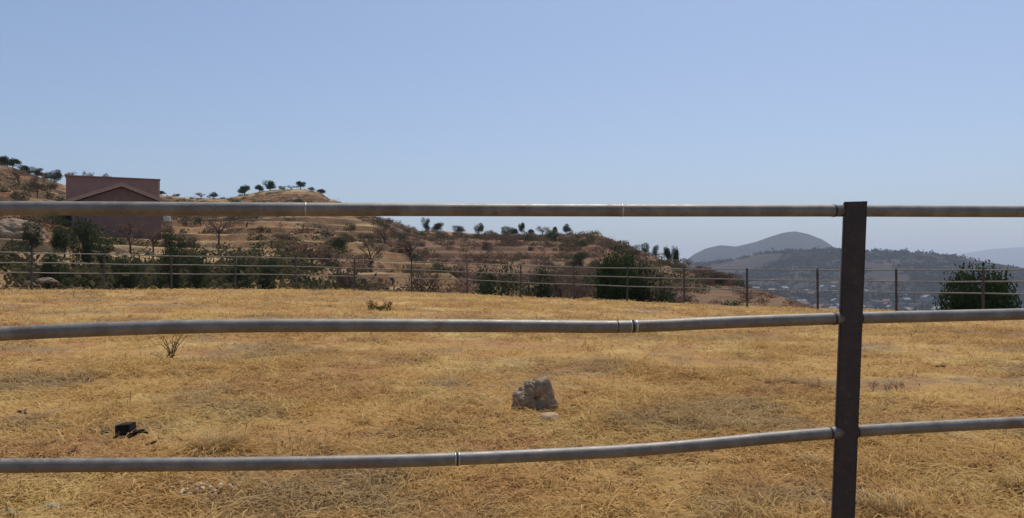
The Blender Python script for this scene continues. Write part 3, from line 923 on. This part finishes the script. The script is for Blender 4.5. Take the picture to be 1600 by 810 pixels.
while k < 110:
    b = rg.uniform(1130, 1690); D = float(hill_c.D(b)); Y0 = float(hill_c.Y0(b))
    y = Y0 - 120 + (D - Y0) * rg.uniform(0, .62) ** 1.1
    x = (b - 800) / F * y
    if fbm(x / 150, y / 150, 3, 19) < -.12: continue
    z = max(float(field_z(x, y)), float(hill_c(x, y)))
    o = bpy.data.objects.new('house', protos[int(rg.integers(8))])
    link(o, label='tiny pale house of the hazy town in the valley', category='house', group='houses of the town in the valley')
    o.location = (x, y, z + .2); o.rotation_euler = (0, 0, rg.uniform(0, 3.14)); s_ = rg.uniform(.8, 1.3); o.scale = (s_,) * 3
    k += 1
# tree cover of the valley floor between the houses
def valley_trees():
    n, q = 11000, 12
    rg = np.random.default_rng(77)
    b = rg.uniform(1000, 1900, n); y = rg.uniform(420, 2000, n); x = (b - 800) / F * y
    ok = fbm(x / 120, y / 120, 3, 23) > -.18; x, y = x[ok], y[ok]; n = len(x)
    z = np.maximum(field_z(x, y), hill_c(x, y))
    c = rg.uniform(3, 8, n)
    off = rg.normal(size=(n, q, 3)) * .38; off[..., 2] = np.abs(off[..., 2])
    P = (np.stack([x, y, z], 1)[:, None, :] + off * c[:, None, None]).reshape(-1, 3); m = len(P)
    u = rg.normal(size=(m, 3)); u /= np.linalg.norm(u, axis=1)[:, None]
    v = np.cross(u, rg.normal(size=(m, 3))); v /= np.linalg.norm(v, axis=1)[:, None]
    s = .35 * np.repeat(c, q)[:, None]
    V = np.stack([P - u * s, P + v * s * .6, P + u * s, P - v * s * .6], 1).reshape(-1, 3)
    me = np_mesh('valley_trees', V, np.arange(m * 4).reshape(-1, 4), 4, [M_leaf_far], attrs={'rnd': np.repeat(rg.uniform(0, 1, m), 4)})
    link(bpy.data.objects.new('valley_trees', me), kind='stuff', label='dark tree cover between the houses in the valley', category='trees')
valley_trees()

# ------------------------------------------------------------------ red-brown house on the left hillside
def bx(col, d): return (col - 800) / F * d
D1, D2 = 116.0, 130.0
hv = Vector(((176 - 800) / F, 1, 0)).normalized(); hxa = Vector((hv.y, -hv.x, 0))
def hp(col, row, D):
    """point of the wall plane D metres off, in the house's own frame (x along the wall, y into the house)"""
    q = Vector(((col - 800) / F, 1, 0)); t = D / q.dot(hv)
    return (t * q.dot(hxa), D - D1, float(elev(row, t)))
hbase = float(elev(379, D1 * hv.y)) - 2.0
HL = empty('hillside_house', (hv.x * D1, hv.y * D1, hbase), 'red-brown house with a gable in front of a long flat wall, on the left hillside', 'house',
           rz=math.atan2(hxa.y, hxa.x))
def hb(name, mb, mat):
    mb.v = [(v[0], v[1], v[2] - hbase) for v in mb.v]
    return mb.build(name, mat, HL)
HEX = [(0, 3, 2, 1), (4, 5, 6, 7), (0, 1, 5, 4), (1, 2, 6, 5), (2, 3, 7, 6), (3, 0, 4, 7)]
A, B = hp(103, 275.5, D2), hp(249, 282, D2); y2 = A[1]
mb = MB(); mb.add([(A[0], y2, hbase), (B[0], y2, hbase), (B[0], y2 + 8, hbase), (A[0], y2 + 8, hbase), (A[0], y2, A[2]), (B[0], y2, B[2]), (B[0], y2 + 8, B[2]), (A[0], y2 + 8, A[2])], HEX)
hb('upper_wall', mb, M_wall)
mb = MB()
mb.add([(A[0] - .15, y2 - .2, A[2] + .01), (B[0] + .15, y2 - .2, B[2] + .01), (B[0] + .15, y2 + 8.2, B[2] + .01), (A[0] - .15, y2 + 8.2, A[2] + .01),
        (A[0] - .15, y2 - .2, A[2] + .17), (B[0] + .15, y2 - .2, B[2] + .17), (B[0] + .15, y2 + 8.2, B[2] + .17), (A[0] - .15, y2 + 8.2, A[2] + .17)], HEX)
hb('coping', mb, M_wall)
G0, G1, GA = hp(98, 316, D1), hp(262, 316, D1), hp(190, 288, D1)
W0, W1 = hp(112, 315, D1 + .6), hp(252, 315, D1 + .6); y1, yb = .6, y2 - .01
mb = MB()
mb.add([(W0[0], y1, hbase), (W1[0], y1, hbase), (W1[0], y1, G1[2] - .1), (GA[0], y1, GA[2] - .35), (W0[0], y1, G0[2] - .1),
        (W0[0], yb, hbase), (W1[0], yb, hbase), (W1[0], yb, G1[2] - .1), (GA[0], yb, GA[2] - .35), (W0[0], yb, G0[2] - .1)],
       [(0, 1, 2, 3, 4), (1, 6, 7, 2), (5, 0, 4, 9), (6, 5, 9, 8, 7)])
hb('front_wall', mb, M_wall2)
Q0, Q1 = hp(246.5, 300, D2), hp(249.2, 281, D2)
mb = MB(); mb.box((Q0[0], y2 - .06, hbase), (Q1[0] + .05, y2 - .002, B[2] - .02)); hb('corner_strip', mb, M_pale_edge)  # pale strip down the right edge of the upper wall
def slab(xa, za, xb, zb, ya, yb, lo, hi):
    mb = MB()
    mb.add([(xa, ya, za + lo), (xb, ya, zb + lo), (xb, ya, zb + hi), (xa, ya, za + hi), (xa, yb, za + lo), (xb, yb, zb + lo), (xb, yb, zb + hi), (xa, yb, za + hi)],
           [(0, 1, 2, 3), (4, 7, 6, 5), (0, 4, 5, 1), (3, 2, 6, 7), (0, 3, 7, 4), (1, 5, 6, 2)])
    return mb
for G in (G0, G1):
    hb('roof_slope', slab(G[0], G[2] - .1, GA[0], GA[2] - .1, 0, yb, 0, .2), M_roof)
    hb('roof_edge', slab(G[0], G[2] - .1, GA[0], GA[2] - .1, -.15, -.01, -.2, .3), M_pale_edge)

# small white tank right of the house
def tank():
    d = 96.0; x = bx(261, d); z = float(elev(346, d)); g = float(land_z(x, d))
    mb = MB(); w = .42
    mb.tube([(0, 0, 0), (0, 0, .38), (0, 0, .48), (0, 0, .56)], [w, w, w * .97, w * .9], 16)
    t = empty('water_tank', (x, d, g), 'small white tank on a stand at the right corner of the house', 'tank')
    o = mb.build('tank_body', M_tank, t, smooth=False); o.location = (0, 0, max(z - g, .3))
    if z - g > .3:
        mb = MB()
        for sx in (-.35, .35):
            for sy in (-.35, .35): mb.tube([(sx, sy, -.2), (sx, sy, z - g)], .05, 6)
        mb.build('stand', M_wall, t)
tank()

# ------------------------------------------------------------------ rocks
def rock_mesh(name, mat, dims, seed, sub=4, rough=.25, freq=2.2, outline=None, flatb=-.35, cuts=5):
    bm = bmesh.new(); bmesh.ops.create_icosphere(bm, subdivisions=sub, radius=1)
    off = Vector((seed * 3.1, seed * 1.7, seed * .9))
    prd_ = random.Random(seed); planes = []
    for _ in range(cuts):
        pn = Vector((prd_.gauss(0, 1), prd_.gauss(-.6, 1), prd_.gauss(.3, .8))).normalized(); planes.append((pn, prd_.uniform(.72, .9)))
    for v in bm.verts:
        n = v.co.normalized()
        d = mnoise.fractal(n * freq + off, 1.0, 2.1, 4) * rough
        d += (abs(mnoise.noise(n * freq * 1.7 + off * 2)) - .25) * rough * .9
        d += mnoise.noise(n * freq * 6 + off) * rough * .22
        r = 1.0
        if outline:
            a = math.degrees(math.atan2(n.z, n.x)) % 360
            lat = math.hypot(n.x, n.z)
            r = 1 - lat + lat * float(np.interp(a, [p[0] for p in outline], [p[1] for p in outline]))
        v.co = n * (r * (1 + d))
        for pn, pd in planes:
            k = v.co.dot(pn) - pd * r
            if k > 0: v.co -= pn * k * .9
        v.co.x *= dims[0]; v.co.y *= dims[1]; v.co.z *= dims[2]
        if v.co.z < flatb * dims[2]: v.co.z = flatb * dims[2] + (v.co.z - flatb * dims[2]) * .25
    me = bpy.data.meshes.new(name); bm.to_mesh(me); bm.free(); me.materials.append(mat)
    me.polygons.foreach_set('use_smooth', [False] * len(me.polygons))
    return me
def ground_at(col, row):
    """point of the field seen at that place"""
    u = (col - 800) / F; s = (HY - row) / F
    y = 3.0
    while y < 60 and HC + s * y > float(field_z(u * y, y)): y += .02
    return u * y, y, float(field_z(u * y, y))
def put(name, me, col, row, label, cat, dz=0.0, group=None, rz=0.0):
    x, y, z = ground_at(col, row)
    o = bpy.data.objects.new(name, me); link(o, label=label, category=cat)
    if group: o['group'] = group
    o.location = (x, y, z + dz); o.rotation_euler = (0, 0, rz)
    return o
k_ = .00655 * 1.03
ol = [(0, 35), (25, 37), (41, 39), (57, 38), (72, 33), (90, 29), (115, 28), (139, 29), (168, 34), (208, 38), (240, 30), (270, 26), (300, 30), (335, 38), (360, 35)]
rm = rock_mesh('boulder', M_rock, (k_, .17 / 26, k_), 6, 5, .20, 1.7, outline=ol, flatb=-22, cuts=7)
rx, ry, rz_ = ground_at(837, 643)
o = bpy.data.objects.new('boulder', rm); link(o, label='rough grey limestone boulder with a peaked right side, in the middle of the field', category='rock')
o.location = (rx, ry + .12, rz_ + .125)
put('stone', rock_mesh('stone', M_stone, (.105, .09, .062), 5, 3, .10, 1.4), 858, 657, 'smooth pale rounded stone in front of the limestone boulder', 'stone', .018)
put('stone', rock_mesh('flat_stone', M_greystone, (.068, .065, .034), 9, 3, .16, 1.6), 78, 799, 'flat greenish grey stone near the bottom left corner', 'stone', .012)
put('stone', rock_mesh('corner_stone', M_greystone, (.07, .05, .035), 12, 3, .2, 1.6), 12, 808, 'small grey stone at the bottom left corner', 'stone', .01)
# charred block of wood
mb = MB()
w = .072
mb.add([(-w, -.06, -.03), (w * .9, -.065, -.03), (w * .95, .06, -.03), (-w * .95, .055, -.03), (-w * .98, -.055, .085), (w * .72, -.06, .098), (w * .8, .05, .102), (-w * .85, .05, .09)],
       [(0, 3, 2, 1), (4, 5, 6, 7), (0, 1, 5, 4), (1, 2, 6, 5), (2, 3, 7, 6), (3, 0, 4, 7)])
mb.tube([(.05, 0, .01), (.14, .01, .03), (.19, -.01, .01)], [.022, .018, .008], 6)
o = mb.build('charred_block', M_black)
bpy.data.objects.remove(bpy.data.objects.new('tmp', None))
o['label'] = 'black charred block of wood lying in the grass at the left'; o['category'] = 'wood block'
x, y, z = ground_at(193, 683); o.location = (x, y + .05, z + .01)
md = o.modifiers.new('bevel', 'BEVEL'); md.width = .006; md.segments = 2
# pebbles, sticks, clods
prd = random.Random(5)
peb = [rock_mesh('pebble', M_pebble, (.011, .010, .007), 20 + i, 2, .2, 1.6) for i in range(4)]
for i in range(46):
    c = prd.gauss(312, 24); r = 765 + prd.gauss(0, 5)
    x, y, z = ground_at(c, r)
    o = bpy.data.objects.new('pebble', peb[i % 4]); link(o, label='small white pebble in the scatter below the lowest rail at the left', category='pebble', group='white pebbles at the lower left')
    s_ = prd.uniform(.7, 1.7); o.scale = (s_,) * 3; o.location = (x, y, z + .02); o.rotation_euler = (0, 0, prd.uniform(0, 6))
def stick(c0, r0, c1, r1, rad, label, lift=.02):
    x0, y0, z0 = ground_at(c0, r0); x1, y1, z1 = ground_at(c1, r1)
    a = Vector((x0, y0, z0)); b = Vector((x1, y1, z1)); m = (a + b) / 2 + Vector((0, .01, lift * .5))
    mb = MB(); mb.tube([Vector((0, 0, lift * .6)), m - a + Vector((0, 0, lift)), b - a + Vector((0, 0, lift * .7))], [rad, rad * .9, rad * .5], 7)
    q = (m - a) + Vector((0, 0, lift)); mb.tube([q, q + (b - a) * .2 + Vector((0, .03, .03))], [rad * .5, rad * .2], 5)
    o = mb.build('stick', M_stick, smooth=True); o.location = a; o['label'] = label; o['category'] = 'stick'
stick(228, 699, 255, 695, .011, 'brown stick lying right of the charred block')
stick(108, 713, 121, 708, .012, 'short dark stick just above the lowest rail at the left')
stick(29, 646, 43, 651, .016, 'dark stick lying at the far left of the field')
stick(1534, 708, 1592, 729, .007, 'long thin stick in the grass at the far right')
stick(320, 636, 338, 642, .010, 'faint thin twig in the grass left of centre')
clod = [rock_mesh('clod', M_dung, (.035, .03, .02), 40 + i, 2, .3, 1.8) for i in range(3)]
for (c, r, s, lab) in [(899, 636, 1.0, 'dark clod just right of the limestone boulder'), (938, 638, .9, 'dark clod farther right of the limestone boulder'),
                    (755, 655, .75, 'tiny dark clod left of the limestone boulder'), (779, 651, .9, 'flat dark clod close left of the limestone boulder'),
                    (660, 556, 1.6, 'dark clod under the middle rail near the centre'), (24, 596, 1.2, 'dark clod at the left edge under the middle rail'),
                    (613, 597, 1.0, 'small dark clod in mid field left of the boulder'), (1016, 620, 1.0, 'small dark clod in mid field right of the boulder'),
                    (1470, 574, 1.4, 'dark clod in the grass right of the post'), (162, 678, .9, 'small clod left of the charred block'),
                    (483, 677, .8, 'small clod between the stick and the centre'), (1108, 706, .9, 'dark clod under the lowest rail right of centre'),
                    (200, 795, .6, 'small dark clod at the bottom left')]:
    o = put('clod', clod[int(c) % 3], c, r, lab, 'clod', .006, rz=c); o.scale = (s * 1.9, s * 1.5, s * 1.2)

# ------------------------------------------------------------------ weeds and tall tufts
def weed(col, row, h, spread, n, mat, label, name='weed', leaf=0.0, seed=0, rad=.004, lean=1.0):
    rd = random.Random(seed); x, y, z = ground_at(col, row)
    t = empty(name, (x, y, z), label, 'weed')
    for i in range(n):
        a = rd.uniform(0, 6.28); s = spread * rd.uniform(.3, 1); hh = h * rd.uniform(.5, 1)
        mb = MB()
        e = Vector((math.cos(a) * s, math.sin(a) * s, hh)); m = Vector((e.x * .35, e.y * .35, hh * .5))
        mb.tube([(0, 0, -.02), tuple(m), tuple(e)], [rad, rad * .8, rad * .3], 5)
        for j in range(3):
            q = m.lerp(e, rd.uniform(-.3, .8)); a2 = rd.uniform(0, 6.28)
            mb.tube([tuple(q), tuple(q + Vector((math.cos(a2) * .12 * h, math.sin(a2) * .12 * h, .16 * h)))], [rad * .6, rad * .2], 4)
        o = mb.build('stem', mat, t)
    if leaf:
        lb = [(rd.uniform(-spread, spread) * .6, rd.uniform(-spread, spread) * .6, h * rd.uniform(.2, .7), spread * .35, spread * .35, h * .2, 1) for _ in range(6)]
        me = leaf_cloud('foliage', lb, 160, leaf, mat, seed)
        link(bpy.data.objects.new('foliage', me), t)
weed(268, 561, .50, .26, 9, M_weed_dry, 'dead branching weed poking up behind the middle rail at the left', seed=1, rad=.007)
weed(257, 563, .18, .28, 6, M_weed_dry, 'flattened dead twigs at the foot of the branching weed', seed=2, rad=.007)
weed(578, 486, .42, .25, 6, M_weed_green, 'left clump of green weed near the far side of the field', leaf=.035, seed=3, rad=.008)
weed(594, 487, .30, .30, 6, M_weed_green, 'middle low clump of green weed near the far side of the field', leaf=.035, seed=4, rad=.008)
weed(605, 486, .42, .22, 6, M_weed_green, 'right clump of green weed near the far side of the field', leaf=.035, seed=5, rad=.008)
weed(1363, 612, .17, .13, 4, M_weed_dry, 'small brown weed just right of the post', seed=6, leaf=.007, rad=.0028)
weed(1386, 612, .12, .15, 4, M_weed_dry, 'small brown weed second right of the post', seed=7, leaf=.007, rad=.0028)
weed(1402, 611, .16, .10, 4, M_weed_dry, 'small brown weed farthest right of the three by the post', seed=8, leaf=.007, rad=.0028)
def tuft(col, row, h, spread, n, label, seed=0, w=.0024, mat=None):
    rg = np.random.default_rng(seed); x, y, z = ground_at(col, row)
    a = rg.uniform(0, 6.28, n); L = h * rg.uniform(.5, 1.1, n); s = spread * rg.uniform(0, 1, n) ** .7
    ro = np.stack([np.cos(a) * s * .6, np.sin(a) * s * .6, np.full(n, -.01)], 1)
    a2 = a + rg.normal(0, .9, n); ln = rg.uniform(.05, .5, n)
    dv = np.stack([np.cos(a2) * ln, np.sin(a2) * ln, np.ones(n)], 1)
    mid = ro + dv * L[:, None] * .55
    tip = ro + (dv + np.stack([np.cos(a2) * .5, np.sin(a2) * .5, np.full(n, -.15)], 1)) * L[:, None] * .95
    sd = np.stack([-np.sin(a2), np.cos(a2), np.zeros(n)], 1) * w
    V = np.stack([ro - sd, ro + sd, mid + sd, mid - sd, tip], 1).reshape(-1, 3)
    b = np.arange(n)[:, None] * 5
    F3 = np.concatenate([b + [0, 1, 2], b + [0, 2, 3], b + [3, 2, 4]], 1).reshape(-1, 3)
    me = np_mesh('grass_tuft', V, F3, 3, [mat or M_straw], attrs={'rnd': np.repeat(rg.beta(1.5, 2, n), 5)})
    o = bpy.data.objects.new('grass_tuft', me); link(o, label=label, category='grass tuft', group='taller grass tufts in the field'); o.location = (x, y, z)
for i, (c, r, h, s, n, lab) in enumerate([
    (335, 708, .22, .24, 260, 'brownish standing grass tuft above the lowest rail at the left'),
    (356, 700, .17, .18, 160, 'smaller standing grass tuft right beside the brownish one'),
    (1395, 806, .20, .16, 150, 'pale arching grass tuft at the bottom edge right of the post'),
    (1352, 792, .15, .12, 80, 'small pale tuft at the foot of the post'),
    (1496, 770, .12, .10, 90, 'low pale grass tuft near the bottom right'),
    (1165, 676, .20, .05, 26, 'thin upright straw stalks above the lowest rail right of centre'),
    (1110, 672, .20, .06, 22, 'slanting straw stalks above the lowest rail near the centre'),
    (1270, 730, .14, .16, 190, 'yellow grass tuft left of the post below the lowest rail'),
    (990, 735, .12, .10, 60, 'small straw tuft below the lowest rail near the centre'),
    (1010, 660, .10, .14, 110, 'low straw clump right of the limestone boulder'),
    (1590, 770, .20, .12, 120, 'upright straw tuft at the bottom right edge'),
    (1425, 588, .12, .05, 20, 'single thin straw stalks in the grass right of the post'),
    (60, 700, .10, .12, 80, 'low grass tuft at the far left above the lowest rail'),
    (700, 640, .10, .22, 150, 'pale yellow grass clump left of the limestone boulder'),
]):
    tuft(c, r, h, s, n, lab, seed=400 + i)

# ------------------------------------------------------------------ features at the gully, far left
def hill_rock(col, row, d, dims, mat, label, seed, cat='rock', name='rock', sub=4, rough=.38, cuts=8):
    x = bx(col, d); z = float(land_z(x, d)) if row is None else float(elev(row, d))
    o = bpy.data.objects.new(name, rock_mesh(name, mat, dims, seed, sub, rough, 1.8, cuts=cuts)); link(o, label=label, category=cat); o.location = (x, d, z)
hill_rock(22, 372, 74, (2.7, 2.4, 1.7), M_mound, 'smooth grey dusty mound at the far left below the top rail', 51, 'mound', 'earth_mound', 5, .10, 0)
for (c, r, d, dm, lab, sd) in [(75, 440, 43, (.6, .4, .2), 'larger pale rock lying just behind the far fence at the left', 52),
                               (45, 446, 42, (.35, .3, .2), 'small pale rock near the leftmost far fence post', 55)]:
    hill_rock(c, r, d, dm, M_mound, lab, sd)

# ------------------------------------------------------------------ air
def haze():
    m, nt, out = new_mat('haze_air')
    v = N(nt, 'ShaderNodeVolumePrincipled')
    v.inputs['Color'].default_value = (.74, .83, 1.0, 1)
    v.inputs['Density'].default_value = .000105
    v.inputs['Anisotropy'].default_value = .2
    nt.links.new(v.outputs[0], out.inputs['Volume'])
    mb = MB(); mb.box((-15500, -15500, -72), (15500, 15500, 480))
    o = mb.build('haze', m, kind='stuff', label='thin blue haze lying over the valley and the far mountains', category='haze')
haze()
